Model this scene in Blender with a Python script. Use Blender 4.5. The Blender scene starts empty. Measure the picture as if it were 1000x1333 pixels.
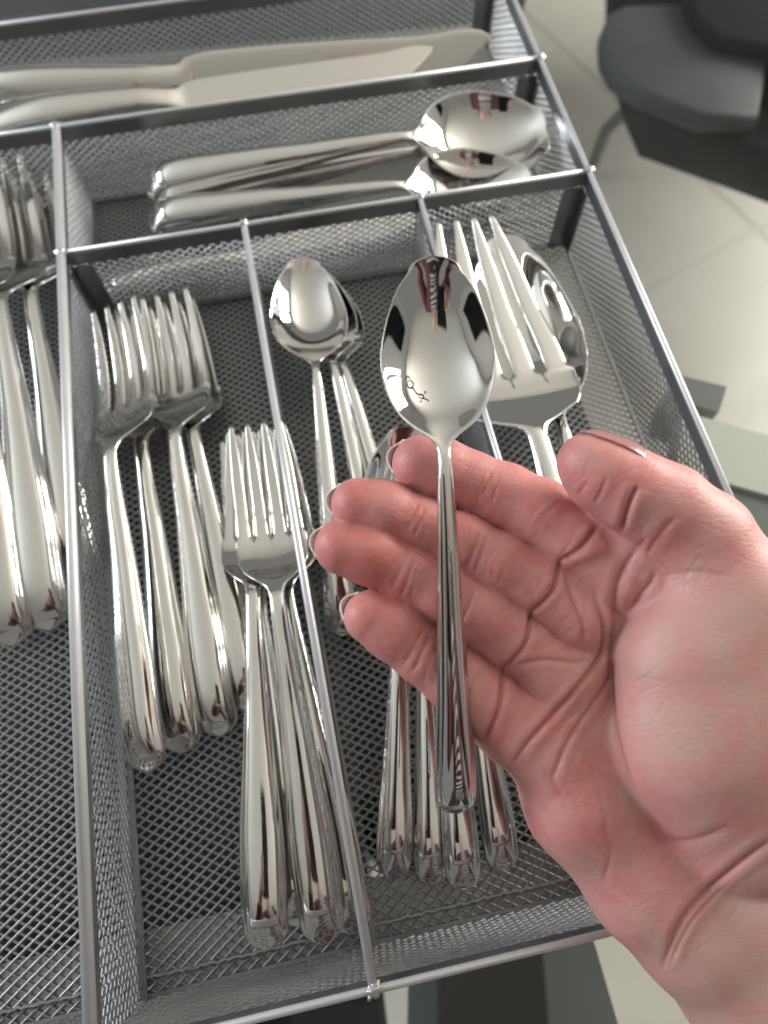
import bpy, bmesh, math, random
import numpy as np
from mathutils import Vector, Matrix

random.seed(4); rng = np.random.default_rng(4)
sc = bpy.context.scene
C = sc.collection

# ------------------------------------------------------------------ camera, light, exposure
CAM_LOC = np.array([-0.16165, -0.27190, 0.26362]); CAM_ROT = (0.40003, 0.00083, -0.20364); FPX = 924.0
cd = bpy.data.cameras.new('camera'); cam = bpy.data.objects.new('camera', cd); C.objects.link(cam)
cam.location = CAM_LOC; cam.rotation_euler = CAM_ROT
cd.sensor_fit = 'VERTICAL'; cd.lens = 24.0; cd.sensor_height = 24.0 * 1333 / FPX
cd.clip_start = 0.01; cd.clip_end = 50
cd.dof.use_dof = True; cd.dof.focus_distance = 0.232; cd.dof.aperture_fstop = 24 / 3.0
sc.camera = cam

w = bpy.data.worlds.new('World'); sc.world = w; w.use_nodes = True
bgn = w.node_tree.nodes['Background']; bgn.inputs[0].default_value = (0.82, 0.80, 0.77, 1); bgn.inputs[1].default_value = 0.21

def area(name, loc, target, sx, sy, power, col):
    l = bpy.data.lights.new(name, 'AREA'); l.shape = 'RECTANGLE'; l.size = sx; l.size_y = sy; l.energy = power; l.color = col
    o = bpy.data.objects.new(name, l); C.objects.link(o); o.location = loc
    d = Vector(target) - Vector(loc); o.rotation_euler = d.to_track_quat('-Z', 'Y').to_euler()
    return o
def window(cx, cy, cz, facing, cols, rows, pw, ph, gap, power, col):
    """a window as its separate bright panes (the bars between them stay dark)"""
    t = np.array(facing, float) - np.array([cx, cy, cz]); t[2] = 0; t /= np.linalg.norm(t); sd = np.array([-t[1], t[0], 0])
    for i in range(cols):
        for j in range(rows):
            p = np.array([cx, cy, cz]) + sd*(i - (cols-1)/2)*(pw + gap) + np.array([0, 0, (j - (rows-1)/2)*(ph + gap)])
            area('window_light', p, p + t, pw, ph, power/(cols*rows), col)
window(2.3, 0.5, 0.65, (0, -.1, 0), 3, 1, .52, 1.35, .10, 92, (1.0, 0.965, 0.91))
window(-2.4, 0.75, 0.62, (0, 0, 0), 2, 1, .45, 1.2, .10, 42, (0.86, 0.93, 1.0))

sc.view_settings.view_transform = 'Standard'; sc.view_settings.look = 'None'
sc.view_settings.exposure = 0.45; sc.view_settings.gamma = 1.0; sc.view_settings.use_curve_mapping = False
sc.render.engine = 'CYCLES'; sc.cycles.use_denoising = True
sc.cycles.max_bounces = 5; sc.cycles.transparent_max_bounces = 8; sc.cycles.glossy_bounces = 4; sc.cycles.diffuse_bounces = 2
sc.cycles.use_adaptive_sampling = True; sc.cycles.adaptive_threshold = 0.03
sc.cycles.caustics_reflective = False; sc.cycles.caustics_refractive = False; sc.cycles.sample_clamp_indirect = 6

# ------------------------------------------------------------------ survey: sight lines of the photograph to points in the place
CR = np.array(cam.rotation_euler.to_matrix())
def at(px, py, z):
    d = CR @ np.array([(px - 500) / FPX, -(py - 666.5) / FPX, -1.0]); t = (z - CAM_LOC[2]) / d[2]
    return CAM_LOC + d * t
def atd(px, py, dep):
    return CAM_LOC + CR @ np.array([(px - 500) / FPX, -(py - 666.5) / FPX, -1.0]) * dep
def to_px(P):
    q = (np.asarray(P) - CAM_LOC) @ CR
    return np.stack([500 + FPX * q[:, 0] / -q[:, 2], 666.5 - FPX * q[:, 1] / -q[:, 2]], 1)

# ------------------------------------------------------------------ helpers
def tag(o, label=None, cat=None, group=None, kind=None):
    if label: o['label'] = label
    if cat: o['category'] = cat
    if group: o['group'] = group
    if kind: o['kind'] = kind
    return o
def empty(name, loc=(0, 0, 0)):
    o = bpy.data.objects.new(name, None); C.objects.link(o); o.location = loc; o.empty_display_size = 0.02
    return o
def link(name, me, mat=None, parent=None):
    o = bpy.data.objects.new(name, me); C.objects.link(o)
    if mat is not None and len(me.materials) == 0: me.materials.append(mat)
    if parent is not None: o.parent = parent
    return o
def mesh(name, V, F, smooth=False):
    me = bpy.data.meshes.new(name); me.from_pydata([tuple(map(float, v)) for v in V], [], [tuple(map(int, f)) for f in F]); me.update()
    if smooth: me.polygons.foreach_set('use_smooth', [True] * len(me.polygons))
    return me
class MB:
    def __init__(s): s.V = []; s.F = []
    def add(s, V, F):
        b = len(s.V); s.V += [tuple(v) for v in V]; s.F += [tuple(i + b for i in f) for f in F]; return s
    def box(s, lo, hi):
        x0, y0, z0 = lo; x1, y1, z1 = hi
        V = [(x0,y0,z0),(x1,y0,z0),(x1,y1,z0),(x0,y1,z0),(x0,y0,z1),(x1,y0,z1),(x1,y1,z1),(x0,y1,z1)]
        return s.add(V, [(0,3,2,1),(4,5,6,7),(0,1,5,4),(1,2,6,5),(2,3,7,6),(3,0,4,7)])
    def tube(s, pts, r, n=10, cap=True):
        pts = [np.array(p, float) for p in pts]; m = len(pts); rr = r if hasattr(r, '__len__') else [r] * m
        up = np.array([0, 0, 1.0]); V = []
        for i, p in enumerate(pts):
            t = pts[min(i + 1, m - 1)] - pts[max(i - 1, 0)]; t /= np.linalg.norm(t)
            a = np.cross(t, up)
            if np.linalg.norm(a) < 1e-4: a = np.cross(t, [1.0, 0, 0])
            a /= np.linalg.norm(a); b = np.cross(a, t)
            for k in range(n):
                th = 2 * math.pi * k / n; V.append(p + rr[i] * (math.cos(th) * a + math.sin(th) * b))
        F = [(i*n+k, i*n+(k+1) % n, (i+1)*n+(k+1) % n, (i+1)*n+k) for i in range(m-1) for k in range(n)]
        if cap: F += [tuple(range(n-1, -1, -1)), tuple((m-1)*n+k for k in range(n))]
        return s.add(V, F)
    def build(s, name, mat, parent=None, smooth=False):
        return link(name, mesh(name, s.V, s.F, smooth), mat, parent)
def pchip(xk, yk, x):
    xk = np.array(xk, float); yk = np.array(yk, float); x = np.asarray(x, float); h = np.diff(xk); d = np.diff(yk) / h; m = np.zeros_like(yk)
    for i in range(1, len(xk) - 1):
        if d[i-1] * d[i] > 0:
            w1 = 2*h[i] + h[i-1]; w2 = h[i] + 2*h[i-1]; m[i] = (w1 + w2) / (w1 / d[i-1] + w2 / d[i])
    m[0] = d[0]; m[-1] = d[-1]
    i = np.clip(np.searchsorted(xk, x) - 1, 0, len(h) - 1); t = (x - xk[i]) / h[i]
    return (yk[i]*(1+2*t)*(1-t)**2 + h[i]*m[i]*t*(1-t)**2 + yk[i+1]*t*t*(3-2*t) + h[i]*m[i+1]*t*t*(t-1))

# ------------------------------------------------------------------ materials
def mat(name, col, rough=0.5, metal=0.0, bump=0.0, bscale=200, var=0.0, vscale=30, rvar=0.0, spec=0.5):
    m = bpy.data.materials.new(name); m.use_nodes = True; N = m.node_tree.nodes; L = m.node_tree.links; b = N['Principled BSDF']
    b.inputs['Base Color'].default_value = (*col, 1); b.inputs['Roughness'].default_value = rough; b.inputs['Metallic'].default_value = metal
    b.inputs['Specular IOR Level'].default_value = spec
    tc = N.new('ShaderNodeTexCoord')
    if var or rvar:
        n = N.new('ShaderNodeTexNoise'); n.inputs['Scale'].default_value = vscale; n.inputs['Detail'].default_value = 5; L.new(tc.outputs['Object'], n.inputs['Vector'])
    if var:
        r = N.new('ShaderNodeMapRange'); r.inputs[1].default_value = .3; r.inputs[2].default_value = .7; r.inputs[3].default_value = 1 - var; r.inputs[4].default_value = 1 + var
        mx = N.new('ShaderNodeMix'); mx.data_type = 'RGBA'; mx.blend_type = 'MULTIPLY'; mx.inputs[0].default_value = 1; mx.inputs[6].default_value = (*col, 1)
        L.new(n.outputs[0], r.inputs[0]); L.new(r.outputs[0], mx.inputs[7]); L.new(mx.outputs[2], b.inputs['Base Color'])
    if rvar:
        r2 = N.new('ShaderNodeMapRange'); r2.inputs[1].default_value = .3; r2.inputs[2].default_value = .7; r2.inputs[3].default_value = max(0.01, rough - rvar); r2.inputs[4].default_value = rough + rvar
        L.new(n.outputs[0], r2.inputs[0]); L.new(r2.outputs[0], b.inputs['Roughness'])
    if bump:
        n2 = N.new('ShaderNodeTexNoise'); n2.inputs['Scale'].default_value = bscale; n2.inputs['Detail'].default_value = 6; L.new(tc.outputs['Object'], n2.inputs['Vector'])
        bp = N.new('ShaderNodeBump'); bp.inputs['Strength'].default_value = bump; bp.inputs['Distance'].default_value = 0.001
        L.new(n2.outputs[0], bp.inputs['Height']); L.new(bp.outputs[0], b.inputs['Normal'])
    return m
M_STEEL = mat('polished_steel', (0.73, 0.72, 0.70), 0.035, 1.0, bump=0.012, bscale=120, rvar=0.03, vscale=45)
M_STEEL2 = mat('worn_steel', (0.71, 0.695, 0.665), 0.085, 1.0, bump=0.03, bscale=200, rvar=0.06, vscale=90)
M_WIRE = mat('silver_paint', (0.68, 0.685, 0.70), 0.34, 0.35, bump=0.02, bscale=300, rvar=0.05, vscale=60)
M_MESH = mat('silver_mesh', (0.40, 0.405, 0.41), 0.40, 0.75, rvar=0.08, vscale=200)
M_BAND = mat('silver_band', (0.33, 0.335, 0.34), 0.36, 0.8, bump=0.1, bscale=400, rvar=0.1, vscale=60)
M_FLANGE = mat('silver_flange', (0.42, 0.42, 0.415), 0.42, 0.6, bump=0.15, bscale=300, var=0.15, vscale=120)
M_WELD = mat('weld_metal', (0.62, 0.62, 0.62), 0.34, 0.8, bump=0.4, bscale=700)
M_REFL = mat('painted_reflection', (0.10, 0.10, 0.095), 0.6, 0.3)  # dark tone of the painted reflection in the spoon bowls

# ------------------------------------------------------------------ the tray
W = 0.0877; YD1 = 0.0866; YF = -0.3215; YFAR = 0.1765; H = 0.05; XLEFT = -4.05 * W; ZF = -H
XL, XM, XS = -3 * W, -2 * W, -W
tray = empty('cutlery_tray', (0, 0, ZF))
tag(tray, 'silver wire mesh cutlery tray divided into compartments', 'cutlery tray')
RW = 0.0024
def strands(O, U, Vv, lu, lv, pu=0.0056, pv=0.0038, wd=0.00078, th=0.0006, tilt=0.45, off=0.0):
    """expanded-metal lattice on the rectangle O + u U + v V: two crossing families of slim bars"""
    O, U, Vv = (np.array(a, float) for a in (O, U, Vv)); Nn = np.cross(U, Vv); mb = MB(); s = pv / pu
    for fam in (1, -1):
        k0 = -int(lu * s / pv) - 2; k1 = int((lv + lu * s) / pv) + 2
        for k in range(k0, k1):
            c = (k + 0.5 * 0) * pv
            # v = fam*s*u + c
            us = [0, lu]
            ua, ub = sorted(((0 - c) / (fam * s), (lv - c) / (fam * s)))
            u0, u1 = max(0, ua), min(lu, ub)
            if u1 - u0 < 0.0008: continue
            A = O + u0 * U + (fam * s * u0 + c) * Vv; B = O + u1 * U + (fam * s * u1 + c) * Vv
            t = (B - A) / np.linalg.norm(B - A); sd = np.cross(Nn, t)
            a = sd * math.cos(tilt) + Nn * math.sin(tilt); b = np.cross(t, a)
            h = Nn * (off + 0.00012 * fam); hw, ht = wd / 2, th / 2
            prof = [(-hw, -ht*.3), (-hw*.5, -ht), (hw*.5, -ht), (hw, -ht*.3), (hw, ht*.3), (hw*.5, ht), (-hw*.5, ht), (-hw, ht*.3)]
            nseg = max(1, int(np.linalg.norm(B - A)/0.007 + .5)); tt = np.linspace(0, 1, nseg + 1)[:, None, None]
            pr = np.array([x * a + y * b for x, y in prof])[None]
            jit = (rng.normal(size=(nseg + 1, 1, 3))*0.00005)
            V = (A + (B - A)*tt + h + pr + jit).reshape(-1, 3).tolist()
            mb.add(V, [(g*8+i, g*8+(i+1) % 8, g*8+8+(i+1) % 8, g*8+8+i) for g in range(nseg) for i in range(8)])
    return mb
def rel(o):                       # build in world coordinates, hang under the tray
    o.matrix_parent_inverse = Matrix.Translation((0, 0, -ZF)); return o
def tpart(mb, name, m, parent=tray, kind=None, smooth=False):
    o = mb.build(name, m, parent, smooth)
    if parent is tray: rel(o)
    if kind: o['kind'] = kind
    return o
# floor: lattice in one sheet per compartment run, slightly below the wall feet
fm = strands((XLEFT, YF, ZF), (1, 0, 0), (0, 1, 0), -XLEFT, YFAR - YF, wd=0.00092, th=0.0007, tilt=.18)
tpart(fm, 'floor_mesh', M_MESH, kind='stuff')

def wavy_line(A, B, r, amp, n):
    A = np.array(A); B = np.array(B); pts = []
    for i in range(n + 1):
        p = A + (B - A) * i / n + np.array([0, amp * (math.sin(i * 1.9) * 0.6 + rng.normal() * 0.35), 0]); pts.append(p)
    return MB().tube(pts, r, 6)

PN = [0]
def panel(name, A, B, lean=(0, 0), nside=1, flange=0.006, two=True, RW=0.0013):
    flange *= .5
    """a mesh wall from A to B (x,y pairs on the rim): wire on top, solid band, lattice, folded foot"""
    A = np.array([*A, 0.0]); B = np.array([*B, 0.0]); d = B - A; ln = np.linalg.norm(d); U = d / ln
    n = np.cross([0, 0, 1.0], U) * nside                       # side that shows the foot
    wire = tpart(MB().tube([A - U*0.0005, A + U*ln*.5, B + U*0.0005], RW, 12), name, M_WIRE, smooth=True)
    dn = np.array([lean[0], lean[1], -H]); dl = np.linalg.norm(dn); D = dn / dl
    bh = 0.0085
    def slab(u0, u1, v0, v1, th, shift=0.0):
        mb = MB(); P = []
        nn = np.cross(U, D)
        for s in (-1, 1):
            for (u, v) in ((u0, v0), (u1, v0), (u1, v1), (u0, v1)):
                P.append(A + U*u + D*v + nn*(s*th/2 + shift))
        return mb.add(P, [(0,3,2,1),(4,5,6,7),(0,1,5,4),(1,2,6,5),(2,3,7,6),(3,0,4,7)])
    tpart(slab(0.001, ln-0.001, 0.0005, bh, 0.0012), 'band', M_BAND, wire)
    tpart(strands(A + D*bh, U, D, ln, dl - bh, wd=0.00090, th=0.00042, tilt=-.75), 'mesh_panel', M_MESH, wire, 'stuff')
    # end posts: the solid folded corner strips
    # foot
    mb = MB(); f0 = A + D*dl; th = 0.0010
    for sgn in ((1, -1) if two else (1,)):
        q = n * sgn; PN[0] += 1; b0 = f0 + U*0.001 + np.array([0, 0, 0.0008 + PN[0]*.00011]); e = U*(ln - 0.002)
        V = [b0, b0 + e, b0 + e + q*flange, b0 + q*flange]; V = [v for v in V] + [v + np.array([0, 0, th]) for v in V]
        mb.add(V, [(0,1,2,3),(4,7,6,5),(0,4,5,1),(1,5,6,2),(2,6,7,3),(3,7,4,0)])
    tpart(mb, 'foot', M_BAND, wire)
    return wire, A, B, U, D, dl
def bead(p, r):
    bm = bmesh.new(); bmesh.ops.create_icosphere(bm, subdivisions=3, radius=1)
    for v in bm.verts:
        k = 1 + 0.28 * math.sin(v.co.x*5 + p[0]*300) * math.cos(v.co.y*6 + p[1]*200) + 0.15*math.sin(v.co.z*9)
        v.co = Vector((v.co.x*r*1.35*k, v.co.y*r*k, v.co.z*r*0.75*k))
    me = bpy.data.meshes.new('weld_bead'); bm.to_mesh(me); bm.free(); me.polygons.foreach_set('use_smooth', [True]*len(me.polygons))
    o = link('weld_bead', me, M_WELD, tray); rel(o); o.location = p; o.rotation_euler = (0, 0, p[0]*50)
    return o
panel('rim', (XLEFT, YFAR), (0, YFAR), nside=-1, two=False)
panel('rim', (0, YFAR), (0, YF), nside=-1, two=False, flange=0.004)
panel('rim', (0, YF), (XLEFT, YF), lean=(0, 0.005), nside=-1, two=False, flange=0.003)
panel('rim', (XLEFT, YF), (XLEFT, YFAR), nside=-1, two=False)
panel('divider', (XLEFT, YD1), (0, YD1))
panel('divider', (XL, 0), (0, 0))
panel('divider', (XL, YD1), (XL, YF), RW=0.0022)
panel('divider', (XM, 0), (XM, YF), flange=0.003, RW=0.0016)
panel('divider', (XS, 0), (XS, YF), flange=0.003)
for p in ((XL, YD1), (XL, 0), (XM, 0), (XS, 0), (0, 0), (0, YD1), (XM, YF), (XS, YF), (XL, YF)):
    bead((p[0], p[1], 0.0006), 0.0021)
# light sheet folded under the front edge of the floor, with its wavy weld line
for xa, xb in ((XLEFT, XL), (XL, XM), (XM, XS), (XS, 0)):
    tpart(MB().box((xa + .001, YF + .004, ZF - .0022), (xb - .001, YF + .027, ZF - .0012)), 'flange', M_FLANGE)
    tpart(wavy_line((xa + .004, YF + .0115, ZF + .0008), (xb - .004, YF + .0115, ZF + .0008), 0.0007, 0.0005, 60), 'weld_line', M_FLANGE)
# solid folded corner strips in the compartments
for (x, y, dx) in ((XL, 0, 1), (0, 0, -1), (0, YD1, -1), (0, YFAR, -1)):
    xa, xb = sorted((x + dx*.0012, x + dx*.0115)); m = MB().box((xa, y - .0022, ZF + .001), (xb, y - .0012, -.0086))
    tpart(m, 'corner_strip', M_BAND)
    ya, yb = y - .0085, y - .0024; xa, xb = sorted((x + dx*.0010, x + dx*.0018)); tpart(MB().box((xa, ya, ZF + .001), (xb, yb, -.0088)), 'corner_strip', M_BAND)

# ------------------------------------------------------------------ cutlery: one continuous skin, split at the neck and the tines
def utensil(kind, L, mt):
    """returns list of (part_name, mesh) in local metres: x from handle end to tip, z up, plus end/tip anchor points"""
    big = kind == 'serving_spoon'; fat = kind == 'thick_spoon'
    if fat: kind = 'spoon'
    if big: kind = 'spoon'
    if kind == 'spoon':
        xs = np.concatenate([0.06*(1-np.cos(np.linspace(0, math.pi/2, 12))), np.linspace(0.06, 0.60, 34)[1:], np.linspace(0.60, 0.74, 18)[1:], 0.74 + 0.26*np.sin(np.linspace(0, math.pi/2, 34))[1:]])
        hw = pchip([0, .03, .07, .13, .2, .33, .49, .60, .655, .669, .684, .698, .7125, .742, .785, .829, .858, .9014, .946, .975, .99, 1.0],
                   [.034, .036, .0375, .036, .0315, .0257, .0192, .0145, .0112, .0118, .020, .037, .057, .080, .0965, .1007, .0965, .0854, .0674, .0455, .028, 0.0], xs)
        e = xs < .034; hw[e] *= np.sqrt(np.clip(1 - (1 - xs[e]/.034)**2, 0, 1))
        q = xs > .975; hw[q] = .0455*np.sqrt(np.clip(1 - ((xs[q] - .975)/.025)**2, 0, 1))**.85
        zc = pchip([0, .03, .08, .2, .4, .55, .64, .70, .78, .86, .94, 1.0], [.010, .020, .033, .047, .066, .084, .090, .080, .066, .062, .064, .070], xs)
        up = pchip([0, .02, .08, .2, .45, .62, .68, .74, 1], [.010, .022, .028, .026, .018, .012, .007, .0035, .003], xs)
        dn = pchip([0, .05, .2, .5, .66, .74, 1], [.006, .011, .011, .009, .006, .0035, .003], xs)
        depth = pchip([0, .655, .70, .76, .83, .90, .96, 1], [0, 0, .012, .038, .050, .043, .022, 0.0], xs)
        cuts = [('handle', 0, .665), ('bowl', .665, 1.01)]
        if fat:
            k_ = 1 + .65*np.clip((.62 - xs)/.3, 0, 1); up, dn = up*k_, dn*k_*1.1; hw = hw*(1 + .22*np.clip((.62 - xs)/.3, 0, 1))
        if big:
            b_ = xs > .655; hw = np.where(b_, np.where(hw > .03, hw*1.02, hw*(1 + .02*np.clip((hw - .0115)/.0185, 0, 1))), hw); depth = depth*1.25
            xs = np.where(b_, .55 + (xs - .655)*(.45/.345), xs*(.55/.655)); cuts = [('handle', 0, .563), ('bowl', .563, 1.01)]
    elif kind == 'fork':
        xs = np.concatenate([0.06*(1-np.cos(np.linspace(0, math.pi/2, 14))), np.linspace(0.06, 0.57, 34)[1:], np.linspace(0.57, 0.74, 30)[1:], np.linspace(.74, .78, 10)[1:], np.linspace(.78, 1, 18)[1:]])
        hw = pchip([0, .02, .06, .14, .3, .45, .55, .605, .625, .65, .675, .70, .74, .87, 1.0],
                   [.034, .037, .0395, .040, .031, .0215, .0165, .0150, .0185, .042, .063, .0715, .0735, .0725, .069], xs)
        e = xs < .032; hw[e] *= np.sqrt(np.clip(1 - (1 - xs[e]/.032)**2, 0, 1))
        zc = pchip([0, .03, .08, .2, .4, .52, .60, .645, .69, .74, .80, .90, 1.0], [.009, .017, .029, .041, .058, .075, .082, .066, .040, .025, .021, .031, .054], xs)
        up = pchip([0, .02, .08, .2, .45, .58, .64, .70, 1], [.010, .022, .027, .025, .017, .011, .0065, .0050, .0040], xs)
        dn = pchip([0, .05, .2, .5, .62, .70, 1], [.006, .011, .011, .009, .006, .0045, .0036], xs)
        depth = pchip([0, .62, .68, .76, 1], [0, 0, .010, .008, .003], xs)
        cuts = [('handle', 0, .615), ('head', .615, .765)]
    elif kind == 'serving_fork':
        xs = np.concatenate([0.06*(1-np.cos(np.linspace(0, math.pi/2, 14))), np.linspace(0.06, 0.46, 30)[1:], np.linspace(0.46, 0.635, 30)[1:], np.linspace(.635, .67, 10)[1:], np.linspace(.67, 1, 22)[1:]])
        hw = pchip([0, .02, .06, .14, .3, .40, .46, .49, .51, .535, .56, .60, .66, .82, 1.0],
                   [.034, .037, .0395, .040, .031, .024, .020, .0185, .023, .062, .104, .122, .127, .106, .072], xs)
        e = xs < .032; hw[e] *= np.sqrt(np.clip(1 - (1 - xs[e]/.032)**2, 0, 1))
        zc = pchip([0, .03, .08, .2, .4, .46, .50, .55, .60, .66, .76, .88, 1.0], [.009, .017, .029, .041, .056, .066, .070, .056, .042, .032, .032, .046, .070], xs)
        up = pchip([0, .02, .08, .2, .40, .48, .55, .60, 1], [.010, .022, .027, .025, .017, .011, .0055, .0040, .0034], xs)
        dn = pchip([0, .05, .2, .45, .53, .60, 1], [.006, .011, .011, .009, .006, .0038, .0032], xs)
        depth = pchip([0, .52, .58, .66, 1], [0, 0, .008, .005, .002], xs)
        cuts = [('handle', 0, .505), ('head', .505, .66)]
    else:  # knife
        xs = np.concatenate([0.05*(1-np.cos(np.linspace(0, math.pi/2, 12))), np.linspace(0.05, 0.42, 30)[1:], np.linspace(0.42, 0.50, 14)[1:], np.linspace(.5, .86, 16)[1:], .86 + .14*np.sin(np.linspace(0, math.pi/2, 24))[1:]])
        hw = pchip([0, .03, .1, .2, .35, .43, .445, .46, .52, .7, .86, .93, .98, 1.0], [.030, .034, .038, .038, .030, .026, .026, .034, .039, .042, .041, .034, .016, 0.0], xs)
        e = xs < .032; hw[e] *= np.sqrt(np.clip(1 - (1 - xs[e]/.032)**2, 0, 1))
        zc = pchip([0, .05, .2, .36, .46, .6, 1], [.006, .024, .050, .050, .034, .026, .016], xs)
        up = pchip([0, .02, .08, .2, .36, .43, .47, 1], [.010, .022, .028, .028, .020, .012, .0032, .0028], xs)
        dn = pchip([0, .05, .2, .36, .43, .47, 1], [.006, .018, .022, .018, .011, .0032, .0028], xs)
        depth = xs * 0
        cuts = [('handle', 0, .445), ('blade', .445, 1.01)]
    n = len(xs); fork = 'fork' in kind; NT = 4
    root = {'fork': .74, 'serving_fork': .635}.get(kind, 9)
    kd = pchip([0, .5, .68, .75, 1], [2.1, 2.3, 4, 9, 12], xs) if kind != 'knife' else pchip([0, .3, .42, .5, 1], [2.1, 2.3, 3, 6, 6], xs)
    hb = np.clip((.52 - xs)/.20, 0, 1); hb = hb*hb*(3 - 2*hb); rg = np.clip((xs - .016)/.040, 0, 1); rg = np.sqrt(np.clip(1 - (1 - rg)**2, 0, 1))*.9 + .1*rg
    V = []; NRM = []; F = []; tagF = []
    def surf(cols, ycol, uglob, ul, rowmask, tagname):
        """cols: columns; builds top+bottom sheets for a strip; ycol[r, c] positions"""
        nonlocal V, F, tagF
        b = len(V); nc = len(cols)
        for r in range(n):
            for sgn in (1, -1):
                for c in range(nc):
                    u = uglob[r, c]; edge = np.sqrt(max(0, 1 - abs(u)**kd[r]))
                    if sgn > 0 and hb[r] > 0:
                        e2 = .50*math.sqrt(max(0, 1 - abs(u)**7)) + .50*rg[r]*math.sqrt(max(0, 1 - (u/.80)**2)); edge = (1 - hb[r])*edge + hb[r]*e2
                    if ul is not None:
                        a = np.clip((xs[r] - root)/.012, 0, 1); edge = min(edge if a < .5 else 1, math.sqrt(max(0, 1 - a*abs(ul[c])**5)))
                    taper = 1.0
                    if fork and xs[r] > root: taper = 1 - .35*(xs[r] - root)/(1 - root)
                    mid = zc[r] + depth[r]*(abs(u)**2.0 - 1)
                    z = mid + (up[r] if sgn > 0 else -dn[r]) * edge * taper
                    V.append((xs[r]*L, ycol[r, c]*L, z*L))
        row = 2*nc
        for r in range(n - 1):
            for c in range(nc - 1):
                i = b + r*row + c; j = i + row
                F.append((i, j, j+1, i+1)); tagF.append((tagname, xs[r]))
                i2 = i + nc; j2 = j + nc
                F.append((i2, i2+1, j2+1, j2)); tagF.append((tagname, xs[r]))
            for c in (0, nc - 1):                                    # the rim between top and bottom
                i = b + r*row + c; j = i + row
                q = (i, i+nc, j+nc, j) if c == 0 else (i, j, j+nc, i+nc)
                if ul is None or xs[r] >= root - .02: F.append(q); tagF.append((tagname, xs[r]))
        if True:                                                      # end caps
            for r, rv in ((0, False), (n-1, True)):
                for c in range(nc - 1):
                    i = b + r*row + c; q = (i, i+1, i+1+nc, i+nc)
                    F.append(q if not rv else q[::-1]); tagF.append((tagname, xs[r]))
    if not fork:
        nc = 29; u = -np.cos(np.linspace(0, math.pi, nc)); ug = np.tile(u, (n, 1)); yc = ug * hw[:, None]
        if kind == 'knife':  # straight back, curved edge
            sh = pchip([0, .44, .5, .86, 1], [0, 0, .004, .006, .040], xs); yc = yc + (sh)[:, None]
        surf(range(nc), yc, ug, None, None, 'all')
    else:
        ncl = 9; ul = -np.cos(np.linspace(0, math.pi, ncl))
        tw = pchip([0, root, root + .012, root + .03, .9, 1], [1, 1, .80, .74, .62, .30], xs) if kind == 'fork' else pchip([0, root, root + .012, root + .03, .9, 1], [1, 1, .74, .69, .60, .24], xs)
        for k in range(NT):
            cu = -1 + (2*k + 1)/NT
            uu = np.zeros((n, ncl)); lin = np.linspace(-1, 1, ncl)
            for r in range(n): uu[r] = cu + (ul if xs[r] > root - .05 else lin) * tw[r]/NT
            # even columns on the handle so the dome stays smooth
            for r in range(n):
                if xs[r] < root - .08: uu[r] = -np.cos(math.pi*(k + np.linspace(0, 1, ncl))/NT)
                elif xs[r] < root: 
                    a = (xs[r] - root + .08)/.08; a = a*a*(3-2*a)
                    uu[r] = (1-a)*(-np.cos(math.pi*(k + np.linspace(0, 1, ncl))/NT)) + a*(cu + ul/NT)
            surf(range(ncl), uu * hw[:, None], uu, ul, None, 'tine%d' % k)
    me = mesh('skin', V, F, True); bm = bmesh.new(); bm.from_mesh(me)
    lay = bm.faces.layers.int.new('part'); bm.faces.ensure_lookup_table()
    names = []
    for f, (t, x) in zip(bm.faces, tagF):
        nm = None
        for (cn, a, b2) in cuts:
            if a <= x < b2: nm = cn
        if nm is None: nm = t
        if nm not in names: names.append(nm)
        f[lay] = names.index(nm)
    bmesh.ops.remove_doubles(bm, verts=bm.verts, dist=L*2e-5)
    bmesh.ops.dissolve_degenerate(bm, dist=L*1e-5, edges=bm.edges)
    bmesh.ops.recalc_face_normals(bm, faces=bm.faces)
    bm.normal_update(); bm.faces.ensure_lookup_table(); bm.verts.ensure_lookup_table()
    VN = {v.index: v.normal.copy() for v in bm.verts}
    out = []
    for pi, nm in enumerate(names):
        fs = [f for f in bm.faces if f[lay] == pi]; ids = {}; vv = []; nn = []; ff = []
        for f in fs:
            q = []
            for v in f.verts:
                if v.index not in ids: ids[v.index] = len(vv); vv.append(v.co[:]); nn.append(VN[v.index])
                q.append(ids[v.index])
            ff.append(q)
        pm = mesh(nm, vv, ff, True); pm.normals_split_custom_set_from_vertices(nn); pm.materials.append(mt)
        out.append(('tine' if nm.startswith('tine') else nm, pm))
    bm.free(); bpy.data.meshes.remove(me)
    e = np.array([0, 0, zc[0]*L]); t = np.array([L, 0, zc[-1]*L])
    return out, e, t, L
KINDS = {k: utensil(s, L, m) for k, s, L, m in (('table_fork', 'fork', .2, M_STEEL2), ('teaspoon', 'spoon', .17, M_STEEL), ('serving_fork', 'serving_fork', .24, M_STEEL), ('serving_spoon', 'serving_spoon', .24, M_STEEL), ('tablespoon', 'thick_spoon', .2, M_STEEL), ('table_knife', 'knife', .23, M_STEEL2))}
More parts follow.
